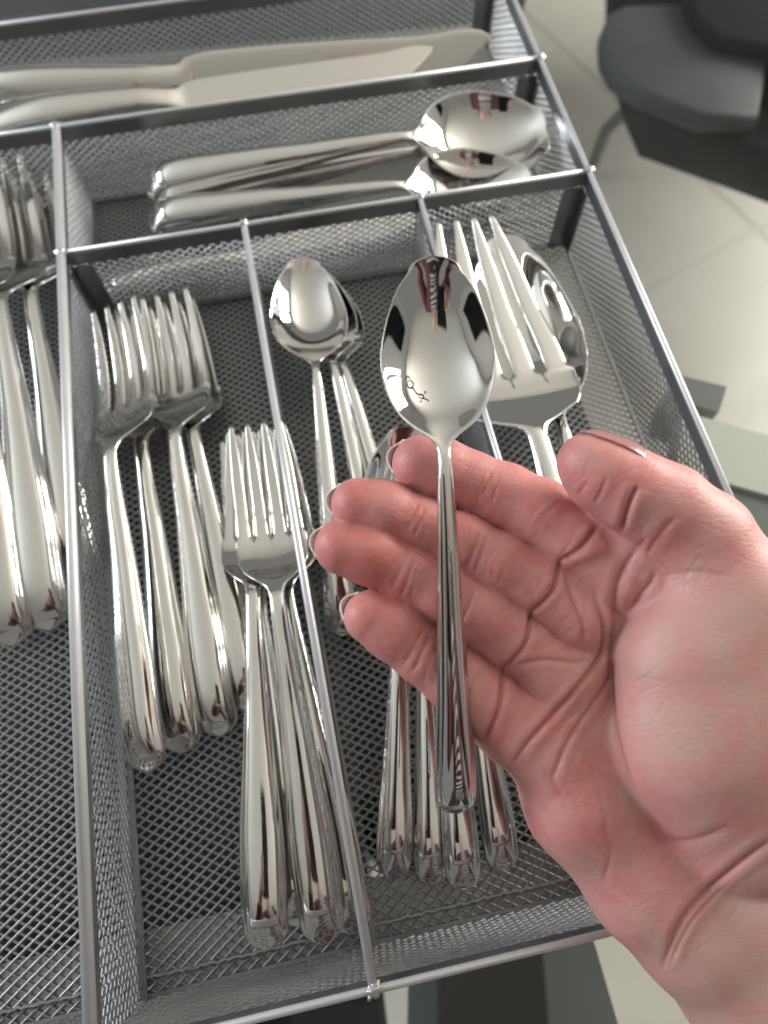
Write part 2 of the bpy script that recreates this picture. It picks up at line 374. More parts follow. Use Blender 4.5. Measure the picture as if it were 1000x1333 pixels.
def put(name, kind, E, T, label, cat, group=None, roll=0.0, wscale=(1.0, 1.0)):
    """E, T: world points of the handle end and of the tip"""
    parts, e, t, L = KINDS[kind]; E = np.array(E, float); T = np.array(T, float)
    s = np.linalg.norm(T - E) / np.linalg.norm(t - e)
    def frame(d, up):
        x = d / np.linalg.norm(d); y = np.cross(up, x); y /= np.linalg.norm(y); return np.stack([x, y, np.cross(x, y)], 1)
    Rl = frame(t - e, np.array([0, 0, 1.0])); Rw = frame(T - E, np.array([0, 0, 1.0]))
    cr, sr = math.cos(roll), math.sin(roll); Rr = np.array([[1, 0, 0], [0, cr, -sr], [0, sr, cr]])
    R3 = Rw @ Rr @ Rl.T; S = R3 * s; o = E - S @ e
    root = empty(name); tag(root, label, cat, group)
    Mx = Matrix([[*S[0], o[0]], [*S[1], o[1]], [*S[2], o[2]], [0, 0, 0, 1]]) @ Matrix.Diagonal((1, wscale[0], wscale[1], 1)); root.matrix_world = Mx
    for nm, pm in parts: link(nm, pm, None, root)
    print('CUT', name, round(np.linalg.norm(T - E), 3), 'z', round(E[2], 3), round(T[2], 3))
    return root
G_A, G_B, G_S, G_T, G_L = 'large forks in the left compartment', 'table forks in the fork compartment', 'short forks stacked in the fork compartment', 'teaspoons stacked in the middle compartment', 'spoons under the hand'
FORKS = [
 ('table_fork', (18, 840), -.038, (-52, 200), -.012, 'large fork cut off by the left edge, handle end furthest left', G_A, .0),
 ('table_fork', (66, 820), -.040, (-10, 203), -.020, 'large fork beside the left long divider, tines crossing the far row divider', G_A, .0),
 ('table_fork', (106, 748), -.043, (26, 220), -.032, 'large fork lowest at the left, half hidden by the long divider', G_A, .0),
 ('table_fork', (196, 1004), -.030, (146, 392), -.018, 'table fork on top of the left pair, close against the divider', G_B, -.32),
 ('table_fork', (240, 980), -.041, (176, 392), -.036, 'table fork underneath, its handle second from the divider', G_B, -.15),
 ('table_fork', (288, 958), -.040, (212, 378), -.025, 'table fork on top of the right pair, third handle from the divider', G_B, -.12),
 ('table_fork', (328, 925), -.043, (222, 392), -.034, 'table fork lowest of the right pair, handle running under the short forks', G_B, 0),
 ('dessert_fork', (348, 1236), -.026, (328, 557), -.024, 'short fork with its handle end leftmost in the front stack', G_S, 0),
 ('dessert_fork', (388, 1205), -.040, (318, 568), -.038, 'short fork lying lowest in the front stack, handle nearly covered', G_S, 0),
 ('dessert_fork', (424, 1228), -.030, (332, 549), -.010, 'short fork on top of the front stack with full head showing', G_S, .03),
 ('dessert_fork', (462, 1215), -.040, (338, 556), -.028, 'short fork with its handle pressed against the middle divider', G_S, -.1),
]
for nm, e, ze, t, zt, lab, g, rl in FORKS:
    put(nm, 'table_fork', at(*e, ze), at(*t, zt), lab, 'fork', g, rl)
def g_(g): return g or ''
SPOONS = [
 ('teaspoon', (446, 828), -.040, (394, 336), -.012, 'teaspoon on top of the stack in the middle compartment', G_T, .12),
 ('teaspoon', (506, 800), -.040, (400, 344), -.020, 'second teaspoon down in the middle compartment stack', G_T, .12),
 ('teaspoon', (540, 790), -.042, (404, 352), -.027, 'lowest teaspoon in the middle compartment stack', G_T, .12),
 ('tablespoon', (512, 1144), -.038, (528, 556), -.014, 'spoon under the hand with its handle end leftmost of four', G_L, 0),
 ('tablespoon', (562, 1152), -.040, (545, 560), -.022, 'spoon under the hand with its handle end second of four', G_L, 0),
 ('tablespoon', (604, 1158), -.034, (552, 566), -.018, 'spoon below the held spoon, handle end third of four', G_L, 0),
 ('tablespoon', (656, 1134), -.040, (562, 572), -.026, 'spoon with handle end rightmost, slanting below the wrist side', G_L, 0),
 ('tablespoon', (190, 246), -.026, (710, 160), -.008, 'spoon on top of the row behind, bowl near the right rim', 'spoons in the row behind', .35),
 ('tablespoon', (194, 290), -.030, (692, 234), -.017, 'spoon lying nearer to the row divider, bowl half hidden by it', 'spoons in the row behind', .25),
 ('tablespoon', (215, 275), -.040, (714, 178), -.020, 'spoon nested underneath the top spoon in the row behind', 'spoons in the row behind', .12),
 ('serving_spoon', (832, 985), -.034, (654, 307), -.014, 'large serving spoon lying beneath the serving fork', None, 0),
]
for nm, e, ze, t, zt, lab, g, rl in SPOONS:
    put(nm, 'serving_spoon' if nm == 'serving_spoon' else 'tablespoon' if 'row' in g_(g) else 'teaspoon', at(*e, ze), at(*t, zt), lab, 'spoon', g, rl, (1.10, 1.0) if 'row' in g_(g) else (1.0, 1.0))
put('serving_fork', 'serving_fork', at(806, 945, -.020), at(604, 280, .004), 'large serving fork with four long tines over the serving spoon', 'fork', None, 0.05)
put('table_knife', 'table_knife', at(-85, 128, -.026), at(640, 82, -.020), 'table knife lying furthest back in the top compartment', 'knife', 'knives in the top compartment', 0.85)
put('table_knife', 'table_knife', at(-40, 182, -.022), at(570, 86, -.014), 'table knife lying nearer to the divider in the top compartment', 'knife', 'knives in the top compartment', 0.35)

put('butter_knife', 'table_knife', at(136, 392, -.042) + np.array([0, .0065, 0]), at(560, 296, -.030) + np.array([0, .005, 0]), 'small butter knife lying low behind the cross divider, seen through its mesh', 'knife', None, 0.5)
HS = put('held_spoon', 'teaspoon', atd(594, 1058, .211), atd(565, 334, .196), 'shiny teaspoon held across the fingers of the open hand', 'spoon', None, 0.0)
HS.name = 'teaspoon'

# ------------------------------------------------------------------ the hand: a distance field of tapered bones and pads, skinned
def J(px, py, dep, rpx): return (atd(px, py, dep), rpx * dep / FPX)
class Field:
    def __init__(s, lo, hi, h):
        s.h = h; s.lo = np.array(lo); s.n = np.ceil((np.array(hi) - s.lo)/h).astype(int) + 1
        s.ax = [s.lo[i] + h*np.arange(s.n[i]) for i in range(3)]
    def new(s): return np.full(s.n, 0.05, np.float32)
    def win(s, lo, hi):
        a = np.clip(np.floor((lo - s.lo)/s.h).astype(int), 0, s.n); b = np.clip(np.ceil((hi - s.lo)/s.h).astype(int) + 1, 0, s.n)
        sl = tuple(slice(a[i], b[i]) for i in range(3))
        return sl, np.meshgrid(*[s.ax[i][sl[i]].astype(np.float32) for i in range(3)], indexing='ij', copy=False, sparse=True)
    def cone(s, D, a, b, k):
        (A, ra), (B, rb) = a, b; pad = max(ra, rb) + k*1.5 + .004
        sl, (X, Y, Z) = s.win(np.minimum(A, B) - pad, np.maximum(A, B) + pad)
        d = B - A; L2 = max(float(d @ d), 1e-12)
        t = np.clip(((X - A[0])*d[0] + (Y - A[1])*d[1] + (Z - A[2])*d[2])/L2, 0, 1)
        f = np.sqrt((X - A[0] - t*d[0])**2 + (Y - A[1] - t*d[1])**2 + (Z - A[2] - t*d[2])**2) - (ra + (rb - ra)*t)
        D[sl] = smin(D[sl], f.astype(np.float32), k)
    def chain(s, D, js, k):
        for a, b in zip(js[:-1], js[1:]): s.cone(D, a, b, k)
def smin(a, b, k):
    if k <= 0: return np.minimum(a, b)
    h = np.maximum(k - np.abs(a - b), 0)/k
    return np.minimum(a, b) - h*h*k*0.25

lo = atd(390, 540, .24); pts = np.array([atd(x, y, d) for x in (390, 1190) for y in (530, 1560) for d in (.165, .245)])
FD = Field(pts.min(0) - .004, pts.max(0) + .004, 0.0007)
fingers = FD.new()
def finger(js, kin=.003):
    D = FD.new(); FD.chain(D, js, kin); return D
DF = .2130
index_j = [J(548, 604, DF+.004, 39), J(575, 612, DF+.005, 41), J(612, 627, DF+.006, 39.5), J(656, 646, DF+.006, 43.5), J(702, 669, DF+.004, 46.5), J(748, 702, DF+.002, 52), J(790, 755, DF, 52)]
middle_j = [J(466, 657, DF-.001, 36.5), J(500, 664, DF, 39), J(548, 684, DF+.001, 36.5), J(600, 707, DF+.001, 39), J(650, 733, DF, 39), J(700, 762, DF, 41), J(752, 800, DF, 52)]
ring_j = [J(446, 712, DF-.002, 38), J(482, 721, DF-.001, 41), J(530, 745, DF, 38), J(578, 772, DF, 41), J(625, 802, DF-.001, 41), J(668, 832, DF, 42), J(730, 876, DF+.001, 52)]
little_j = [J(482, 803, DF-.003, 36), J(512, 820, DF-.002, 40), J(552, 852, DF-.001, 39), J(592, 880, DF, 44), J(630, 912, DF, 47), J(668, 945, DF+.001, 50), J(720, 985, DF+.001, 56)]
thumb_j = [J(764, 602, .1985, 38.5), J(784, 617, .1985, 47), J(822, 639, .1985, 51), J(866, 662, .200, 56), J(910, 705, .2035, 66), J(950, 790, .205, 92), J(975, 900, .206, 105), J(1000, 1040, .208, 105)]
for js in (index_j, middle_j, ring_j, little_j):
    fingers = smin(fingers, finger([(p, r*.965) for p, r in js]), .0003)
palm = FD.new()
FD.chain(palm, [J(790, 760, .220, 50), J(880, 900, .224, 62), J(985, 1100, .220, 85)], .006)
FD.chain(palm, [J(748, 812, .219, 52), J(850, 960, .224, 62), J(970, 1150, .220, 90)], .006)
FD.chain(palm, [J(722, 880, .218, 54), J(820, 1020, .222, 66), J(955, 1180, .219, 90)], .006)
FD.chain(palm, [J(706, 950, .216, 58), J(755, 1045, .216, 68), J(842, 1150, .214, 72), J(905, 1205, .214, 80), J(985, 1275, .216, 98), J(1130, 1500, .216, 122), J(1180, 1580, .216, 126)], .006)
FD.chain(palm, [J(1010, 1150, .215, 105), J(1090, 1290, .216, 125), J(1230, 1520, .216, 135)], .006)
FD.chain(palm, [J(800, 765, .214, 36), J(860, 770, .211, 52), J(915, 800, .209, 80)], .006)      # web
FD.cone(palm, J(776, 694, .2125, 36), J(835, 720, .209, 48), .006)
thumb = FD.new(); FD.chain(thumb, thumb_j, .004)
FD.cone(thumb, J(893, 860, .2045, 92), J(905, 960, .2055, 98), .010)                                # ball of the thumb
FD.cone(thumb, J(905, 960, .2055, 98), J(950, 1060, .210, 92), .010)
D = smin(fingers, palm, .0028); D = smin(D, thumb, .0022)

def surface_nets(D, lo, h):
    ins = D < 0; nx, ny, nz = D.shape
    c = np.zeros((nx-1, ny-1, nz-1), np.uint8)
    corners = [(i, j, k) for i in (0, 1) for j in (0, 1) for k in (0, 1)]
    for i, j, k in corners: c += ins[i:nx-1+i, j:ny-1+j, k:nz-1+k]
    act = (c > 0) & (c < 8); idx = np.argwhere(act); ids = np.full(act.shape, -1, np.int64); ids[act] = np.arange(len(idx))
    acc = np.zeros((len(idx), 3)); cnt = np.zeros(len(idx))
    val = {cn: D[idx[:, 0]+cn[0], idx[:, 1]+cn[1], idx[:, 2]+cn[2]] for cn in corners}
    for a in corners:
        for ax in range(3):
            if a[ax] == 0:
                b = list(a); b[ax] = 1; b = tuple(b); va, vb = val[a], val[b]; m = (va < 0) != (vb < 0)
                t = np.where(m, va/np.where(np.abs(va - vb) < 1e-12, 1, va - vb), 0)
                p = np.tile(np.array(a, float), (len(idx), 1)); p[:, ax] += t
                acc[m] += p[m]; cnt[m] += 1
    V = lo + h*(idx + acc/np.maximum(cnt, 1)[:, None]); Q = []
    for ax in range(3):
        u, v = (ax+1) % 3, (ax+2) % 3
        s0 = [slice(1, -1)]*3; s0[ax] = slice(0, -1); s1 = [slice(1, -1)]*3; s1[ax] = slice(1, None)
        a, b = ins[tuple(s0)], ins[tuple(s1)]
        for flip, m in ((False, a & ~b), (True, ~a & b)):
            e = np.argwhere(m)
            if len(e) == 0: continue
            off = np.ones(3, int); off[ax] = 0; e = e + off
            def cid(du, dv):
                q = e.copy(); q[:, u] += du; q[:, v] += dv; return ids[q[:, 0], q[:, 1], q[:, 2]]
            q = np.stack([cid(-1, -1), cid(0, -1), cid(0, 0), cid(-1, 0)], 1)
            Q.append(q[:, ::-1] if flip else q)
    Q = np.concatenate(Q); return V, Q[(Q >= 0).all(1)]
HV, HQ = surface_nets(D, FD.lo, FD.h)
def smooth(V, Q, it, lam=.5):
    e = np.concatenate([Q[:, [0, 1]], Q[:, [1, 2]], Q[:, [2, 3]], Q[:, [3, 0]]]); e = np.concatenate([e, e[:, ::-1]]); deg = np.bincount(e[:, 0], minlength=len(V))
    for _ in range(it):
        a = np.stack([np.bincount(e[:, 0], V[e[:, 1], i], len(V)) for i in range(3)], 1)/np.maximum(deg, 1)[:, None]; V = V + lam*(a - V)
    return V
HV = smooth(HV, HQ, 2)
def vnormals(V, Q):
    fn = np.cross(V[Q[:, 2]] - V[Q[:, 0]], V[Q[:, 3]] - V[Q[:, 1]])
    N = np.stack([sum(np.bincount(Q[:, k], fn[:, i], len(V)) for k in range(4)) for i in range(3)], 1)
    return N/np.maximum(np.linalg.norm(N, axis=1), 1e-12)[:, None]
HN = vnormals(HV, HQ); 
if (HN[:, 2] * (HV[:, 2] - HV[:, 2].mean())).mean() < 0: HQ = HQ[:, ::-1]; HN = -HN
PX = to_px(HV); view = CAM_LOC - HV; view /= np.linalg.norm(view, axis=1)[:, None]; face = np.clip((HN*view).sum(1)*2.5 - .1, 0, 1)
def refine(V, Q, sel):
    'split the chosen quads in four (for the fine lines of the palm)'
    A = Q[sel]; keep = Q[~sel]; e = np.stack([A, np.roll(A, -1, 1)], 2).reshape(-1, 2); es = np.sort(e, 1)
    key, inv = np.unique(es[:, 0].astype(np.int64)*len(V) + es[:, 1], return_inverse=True); inv = inv.reshape(-1, 4)
    mid = (V[key // len(V)] + V[key % len(V)])/2; cen = V[A].mean(1); b = len(V); m = inv + b; c = np.arange(len(A)) + b + len(mid)
    new = np.concatenate([np.stack([A[:, k], m[:, k], c, m[:, k-1]], 1) for k in range(4)])
    return np.concatenate([V, mid, cen]), np.concatenate([keep, new])
fsel = (face[HQ].mean(1) > .03) & (PX[HQ].mean(1)[:, 0] < 1030) & (PX[HQ].mean(1)[:, 1] < 1360)
HV, HQ = refine(HV, HQ, fsel); HN = vnormals(HV, HQ)
PX = to_px(HV); view = CAM_LOC - HV; view /= np.linalg.norm(view, axis=1)[:, None]; face = np.clip((HN*view).sum(1)*2.5 - .1, 0, 1)
def pdist(poly, pad=40):
    best = np.full(len(PX), 1e3); par = np.zeros(len(PX)); n = len(poly) - 1; PA = np.array(poly, float)
    w_ = np.where((PX[:, 0] > PA[:, 0].min() - pad) & (PX[:, 0] < PA[:, 0].max() + pad) & (PX[:, 1] > PA[:, 1].min() - pad) & (PX[:, 1] < PA[:, 1].max() + pad))[0]
    X = PX[w_]; bs = np.full(len(w_), 1e3); ps = np.zeros(len(w_))
    for i in range(n):
        a = PA[i]; d = PA[i+1] - a
        t = np.clip(((X - a) @ d)/max(d @ d, 1e-9), 0, 1); q = np.linalg.norm(X - a - t[:, None]*d, axis=1)
        m = q < bs; bs[m] = q[m]; ps[m] = (i + t[m])/n
    best[w_] = bs; par[w_] = ps
    return best, par
def curve(poly, k=6):
    p = np.array(poly, float); x = np.arange(len(p)); xx = np.linspace(0, len(p)-1, (len(p)-1)*k+1)
    out = []
    for t in xx:
        i = min(int(t), len(p)-2); u = t - i; P = [p[max(i-1, 0)], p[i], p[i+1], p[min(i+2, len(p)-1)]]
        out.append(.5*((2*P[1]) + (-P[0]+P[2])*u + (2*P[0]-5*P[1]+4*P[2]-P[3])*u*u + (-P[0]+3*P[1]-3*P[2]+P[3])*u**3))
    return out
disp = np.zeros(len(HV)); crease = np.zeros(len(HV))
# (polyline on the skin, depth mm, width px, shoulder mm)
CREASES = [
 ([(773, 770), (784, 815), (781, 849), (763, 880), (724, 924), (690, 962), (668, 996)], 1.5, 4.5, .6),
 ([(797, 850), (793, 883), (766, 922), (745, 953), (729, 985), (722, 1010)], .9, 4.0, .4),
 ([(842, 700), (815, 735), (802, 766), (797, 815), (795, 880), (801, 950), (818, 1010), (835, 1040)], 1.2, 6.0, .6),
 ([(735, 740), (740, 765), (750, 794), (758, 812), (760, 840)], .8, 4.5, .3),
 ([(662, 868), (706, 859), (745, 862), (768, 858)], .6, 4.0, .3),
 ([(778, 684), (756, 712), (728, 731)], 1.5, 4.5, .5), ([(729, 726), (719, 768), (689, 799)], 1.6, 4.2, .6), ([(691, 794), (683, 838), (653, 873)], 1.6, 4.2, .6), ([(655, 868), (649, 922), (629, 968)], 1.5, 4.5, .6),
 ([(690, 800), (700, 818)], .8, 3.5, .3),
 ([(864, 1258), (881, 1211), (905, 1174), (939, 1143), (978, 1112), (1010, 1090)], 1.2, 5.5, .5),
 ([(872, 1258), (890, 1216), (914, 1182), (946, 1152)], .5, 4.0, .2),
 ([(830, 632), (818, 658), (809, 692)], 1.6, 5.0, .6),
 ([(765, 628), (752, 644)], .4, 4.0, .1), ([(792, 620), (775, 655)], .35, 4.0, .1),
 ([(880, 672), (856, 700), (842, 725)], .55, 5.0, .25),
 ([(852, 745), (846, 760), (832, 775), (820, 795)], .8, 4.5, .4),
 ([(860, 750), (905, 744), (955, 752)], .35, 5.0, .1),
 ([(790, 1055), (788, 1080), (795, 1110), (785, 1150)], .35, 4.5, .1), ([(740, 1050), (720, 1015), (730, 985)], .4, 5.0, .15),
 ([(845, 1075), (868, 1095), (910, 1092), (950, 1075)], .5, 7.0, .2),
 ([(640, 615), (628, 645)], .35, 3.5, .15), ([(650, 620), (640, 655)], .3, 3.0, .1),
 ([(545, 655), (530, 690)], .3, 3.0, .1), ([(553, 660), (540, 697)], .35, 3.0, .15), ([(625, 690), (608, 740)], .5, 3.5, .2), ([(634, 697), (618, 745)], .35, 3.0, .1),
 ([(532, 715), (510, 768)], .35, 3.0, .15), ([(541, 722), (522, 778)], .35, 3.0, .15), ([(618, 770), (596, 822)], .5, 3.5, .2),
 ([(552, 818), (527, 862)], .35, 3.0, .15), ([(560, 826), (538, 874)], .35, 3.0, .15), ([(628, 868), (600, 915)], .4, 3.5, .15),
]
# fine lines: joint lines across the fingers, ridges along the pads, a net of wrinkles over the palm
FINE = []
for js, base in ((index_j, 44), (middle_j, 40), (ring_j, 42), (little_j, 42)):
    cp = to_px(np.array([p for p, r in js]))
    for k, cnt in ((2, 4), (4, 4), (5, 2)):
        ax = cp[k+1] - cp[k-1]; ax /= np.linalg.norm(ax); nr = np.array([-ax[1], ax[0]])
        for q in range(cnt):
            c0 = cp[k] + ax*(q - cnt/2 + .5)*rng.uniform(6, 9); l = base*rng.uniform(.45, .85); sk = rng.uniform(-.25, .25)
            FINE.append(([c0 - nr*l + ax*(4 + sk*l), c0 + ax*rng.uniform(-3, 3), c0 + nr*l + ax*(4 - sk*l)], rng.uniform(.10, .22), rng.uniform(1.8, 2.6), .04))
    for q in range(9):
        t = rng.uniform(0, 4.2); i = int(t); c0 = cp[i] + (cp[i+1] - cp[i])*(t - i); ax = cp[i+1] - cp[i]; ax /= np.linalg.norm(ax); nr = np.array([-ax[1], ax[0]]); o = nr*rng.uniform(-22, 22)
        FINE.append(([c0 + o - ax*rng.uniform(8, 20), c0 + o + nr*rng.uniform(-3, 3), c0 + o + ax*rng.uniform(8, 20) + nr*rng.uniform(-4, 4)], rng.uniform(.05, .11), rng.uniform(1.4, 2.0), .0))
def scatter(n, cx, cy, sx, sy, ang, spread, lmin, lmax, d0, d1):
    for q in range(n):
        c0 = np.array([cx + rng.normal()*sx, cy + rng.normal()*sy]); a = ang + rng.normal()*spread; l = rng.uniform(lmin, lmax); d = np.array([math.cos(a), math.sin(a)]); nr = np.array([-d[1], d[0]])
        FINE.append(([c0 - d*l, c0 + nr*rng.uniform(-.12, .12)*l, c0 + d*l + nr*rng.uniform(-.1, .1)*l], rng.uniform(d0, d1), rng.uniform(1.5, 2.4), .02))
scatter(34, 725, 880, 34, 60, 2.30, .35, 14, 40, .07, .18)
scatter(16, 745, 800, 22, 30, 1.25, .4, 12, 30, .08, .2)
scatter(30, 760, 1040, 45, 60, 1.3, .5, 14, 46, .05, .14)
scatter(34, 870, 850, 50, 110, .15, .5, 14, 40, .04, .10)
scatter(20, 860, 730, 40, 26, 2.2, .5, 10, 28, .06, .15)
scatter(16, 800, 630, 40, 22, 1.9, .4, 8, 22, .05, .13)
scatter(22, 890, 1190, 50, 50, 2.25, .3, 14, 40, .04, .10)
CREASES = [(p, d*.68, w_*.70, sh*.75) for p, d, w_, sh in CREASES] + [(p, d*.55, w_, sh*.5) for p, d, w_, sh in FINE]
for poly, dmm, wpx, sh in CREASES:
    q, t = pdist(curve(poly)); fade = np.clip(np.minimum(t, 1 - t)*5 + .12, 0, 1)
    g = np.exp(-(q/wpx)**2)*fade; disp -= g*dmm*1e-3*face; disp += np.exp(-((q - wpx*3.2)/(wpx*2.0))**2)*fade*sh*1e-3*face*.8
    crease = np.maximum(crease, g*min(1, dmm/1.0)*face)
# puckered folds at the base of the index and the fan of fine lines over the palm
for poly, a, wpx in (([(738, 728), (765, 722), (792, 706)], .9, 9), ([(700, 830), (712, 815), (705, 800)], .5, 10), ([(790, 790), (800, 830), (790, 870)], .5, 8), ([(752, 900), (715, 940), (690, 975)], .4, 14), ([(780, 905), (752, 945), (738, 975)], .4, 10), ([(828, 745), (812, 780)], .6, 9)):
    q, t = pdist(curve(poly)); disp += np.exp(-(q/wpx)**2)*a*1e-3*face*np.clip(np.minimum(t, 1-t)*5 + .2, 0, 1)
def blob(cx, cy, r, amp): return amp*np.exp(-((PX[:, 0]-cx)**2 + (PX[:, 1]-cy)**2)/r**2)
disp += (blob(705, 905, 34, .0010) + blob(730, 835, 30, .0006) + blob(745, 1075, 55, .0012))*face
HV = HV + HN*disp[:, None]
hand_me = bpy.data.meshes.new('hand'); hand_me.vertices.add(len(HV)); hand_me.vertices.foreach_set('co', HV.astype(np.float32).ravel())
hand_me.loops.add(len(HQ)*4); hand_me.loops.foreach_set('vertex_index', HQ.astype(np.int32).ravel()); hand_me.polygons.add(len(HQ))
hand_me.polygons.foreach_set('loop_start', np.arange(0, len(HQ)*4, 4, dtype=np.int32)); hand_me.update(calc_edges=True); hand_me.validate()
hand_me.polygons.foreach_set('use_smooth', [True]*len(hand_me.polygons))
red = np.clip(.46 + blob(470, 670, 70, .17) + blob(455, 725, 70, .17) + blob(500, 815, 75, .17) + blob(548, 600, 60, .12) + blob(590, 720, 120, .10) + blob(620, 830, 110, .10) + blob(680, 650, 90, .08) + blob(740, 610, 70, .08)
    + blob(800, 680, 70, .10) + blob(720, 1010, 110, .08) + blob(830, 1130, 110, .06) - blob(900, 900, 120, .20) - blob(990, 780, 110, .20) - blob(970, 1250, 150, .30) - blob(890, 1010, 90, .10), 0, 1)
at1 = hand_me.attributes.new('redness', 'FLOAT', 'POINT'); at1.data.foreach_set('value', red.astype(np.float32))
at2 = hand_me.attributes.new('crease', 'FLOAT', 'POINT'); at2.data.foreach_set('value', crease.astype(np.float32))
def skin():
    m = bpy.data.materials.new('skin'); m.use_nodes = True; N = m.node_tree.nodes; L = m.node_tree.links; b = N['Principled BSDF']
    tc = N.new('ShaderNodeTexCoord')
    def attr(n): a = N.new('ShaderNodeAttribute'); a.attribute_name = n; return a.outputs['Fac']
    def noise(s, d=4, dist=0): n = N.new('ShaderNodeTexNoise'); n.inputs['Scale'].default_value = s; n.inputs['Detail'].default_value = d; n.inputs['Distortion'].default_value = dist; L.new(tc.outputs['Object'], n.inputs['Vector']); return n.outputs[0]
    def math_(op, a, c):
        q = N.new('ShaderNodeMath'); q.operation = op
        for i, v in enumerate((a, c)):
            if isinstance(v, (int, float)): q.inputs[i].default_value = v
            else: L.new(v, q.inputs[i])
        return q.outputs[0]
    n1 = math_('MULTIPLY', math_('SUBTRACT', noise(110, 3), .5), .55); n2 = math_('MULTIPLY', math_('SUBTRACT', noise(420, 3), .5), .35)
    fac = math_('ADD', math_('ADD', math_('ADD', attr('redness'), n1), n2), math_('MULTIPLY', math_('SUBTRACT', noise(75, 3, .6), .5), .7))
    r = N.new('ShaderNodeValToRGB'); e = r.color_ramp.elements
    e[0].position = 0.0; e[0].color = (.66, .445, .37, 1); e[1].position = 1.0; e[1].color = (.67, .185, .170, 1)
    x = e.new(.45); x.color = (.72, .34, .315, 1)
    L.new(fac, r.inputs[0])
    mx = N.new('ShaderNodeMix'); mx.data_type = 'RGBA'; mx.inputs[7].default_value = (.36, .085, .06, 1); L.new(math_('MULTIPLY', attr('crease'), .42), mx.inputs[0]); L.new(r.outputs[0], mx.inputs[6])
    L.new(mx.outputs[2], b.inputs['Base Color'])
    b.inputs['Roughness'].default_value = .42; b.inputs['Specular IOR Level'].default_value = .38
    b.inputs['Subsurface Weight'].default_value = .38; b.inputs['Subsurface Radius'].default_value = (1, .32, .16); b.inputs['Subsurface Scale'].default_value = .004
    v = N.new('ShaderNodeTexVoronoi'); v.feature = 'DISTANCE_TO_EDGE'; v.inputs['Scale'].default_value = 1300; L.new(tc.outputs['Object'], v.inputs['Vector'])
    wv = N.new('ShaderNodeTexNoise'); wv.inputs['Scale'].default_value = 420; wv.inputs['Detail'].default_value = 5
    mp = N.new('ShaderNodeMapping'); mp.inputs['Scale'].default_value = (1, 3.2, 1); mp.inputs['Rotation'].default_value = (0, 0, .5); L.new(tc.outputs['Object'], mp.inputs[0]); L.new(mp.outputs[0], wv.inputs['Vector'])
    h = math_('ADD', math_('MULTIPLY', v.outputs['Distance'], .5), wv.outputs[0])
    bp = N.new('ShaderNodeBump'); bp.inputs['Strength'].default_value = .30; bp.inputs['Distance'].default_value = .0006; L.new(h, bp.inputs['Height']); L.new(bp.outputs[0], b.inputs['Normal'])
    return m
M_SKIN = skin()
hand = link('hand', hand_me, M_SKIN); tag(hand, 'open right hand, palm up, with a spoon lying across its fingers', 'hand')
M_NAIL = mat('nail', (.82, .68, .64), .35, 0, spec=.5)
M_NAILP = mat('nail_polish', (.52, .24, .23), .2, 0, spec=.6)
def nail(js, m, back=.0085, over=.0013, up=None, kr=.80, dr=.38):
    (P0, r0), (P1, r1) = js[0], js[1]; ax = P0 - P1; ax /= np.linalg.norm(ax)
    vw = CAM_LOC - P0; vw /= np.linalg.norm(vw)
    dn = -vw if up is None else np.array(up); dn = dn - ax*(dn @ ax); dn /= np.linalg.norm(dn); sd = np.cross(ax, dn); V = []; nu, nv = 13, 15
    for i in range(nv):
        s = -back + (back + r0 + over)*i/(nv-1)
        for j in range(nu):
            a = (-1 + 2*j/(nu-1)); th = a*0.95
            rs = r0 + (r1 - r0)*max(0, -s)/np.linalg.norm(P0 - P1); wr = rs*0.86*math.sqrt(max(.25, 1 - max(0, (s - r0*.1)/(r0*1.9))**2)); cut = 1 - .22*max(0, (i/(nv-1) - .75)/.25)**2*a*a*4*.5
            drop = math.cos(th)*wr*kr/.86 - max(0, s)*dr
            V.append(P0 + ax*s*cut + sd*math.sin(th)*wr*kr/.86 + dn*(drop + .0004))
    F = [(i*nu+j, i*nu+j+1, (i+1)*nu+j+1, (i+1)*nu+j) for i in range(nv-1) for j in range(nu-1)]
    me = mesh('nail', V, F, True); o = link('nail', me, m, hand); md = o.modifiers.new('thick', 'SOLIDIFY'); md.thickness = .0006; md.offset = 0
    return o
for js in (middle_j, ring_j, little_j, index_j): nail(js, M_NAIL)
# the thumb nail: a glossy plate lying on the back of the thumb tip
(P0, r0), (P1, r1) = thumb_j[0], thumb_j[1]; tax = (P0 - P1)/np.linalg.norm(P0 - P1); tdo = CR @ np.array([.42, .90, .12]); tdo -= tax*(tdo @ tax); tdo /= np.linalg.norm(tdo)
dv = HV - P0; sa = dv @ tax; rad = dv - sa[:, None]*tax; rn = np.linalg.norm(rad, axis=1); inn = (sa > -.0105) & (sa < .0066) & (rn < .016) & ((rad @ tdo)/np.maximum(rn, 1e-9) > .76 + .16*np.clip((sa - .002)/.004, 0, 1)**2)
tf = HQ[inn[HQ].all(1)]; ids, inv = np.unique(tf, return_inverse=True); nv = HV[ids] + HN[ids]*(.00022*np.clip((sa[ids] + .0105)/.006, 0, 1) - .00042*np.clip((-.0070 - sa[ids])/.0035, 0, 1))[:, None]
no = link('nail', mesh('nail', nv, inv.reshape(-1, 4), True), M_NAILP, hand); md = no.modifiers.new('thick', 'SOLIDIFY'); md.thickness = .0004; md.offset = 1

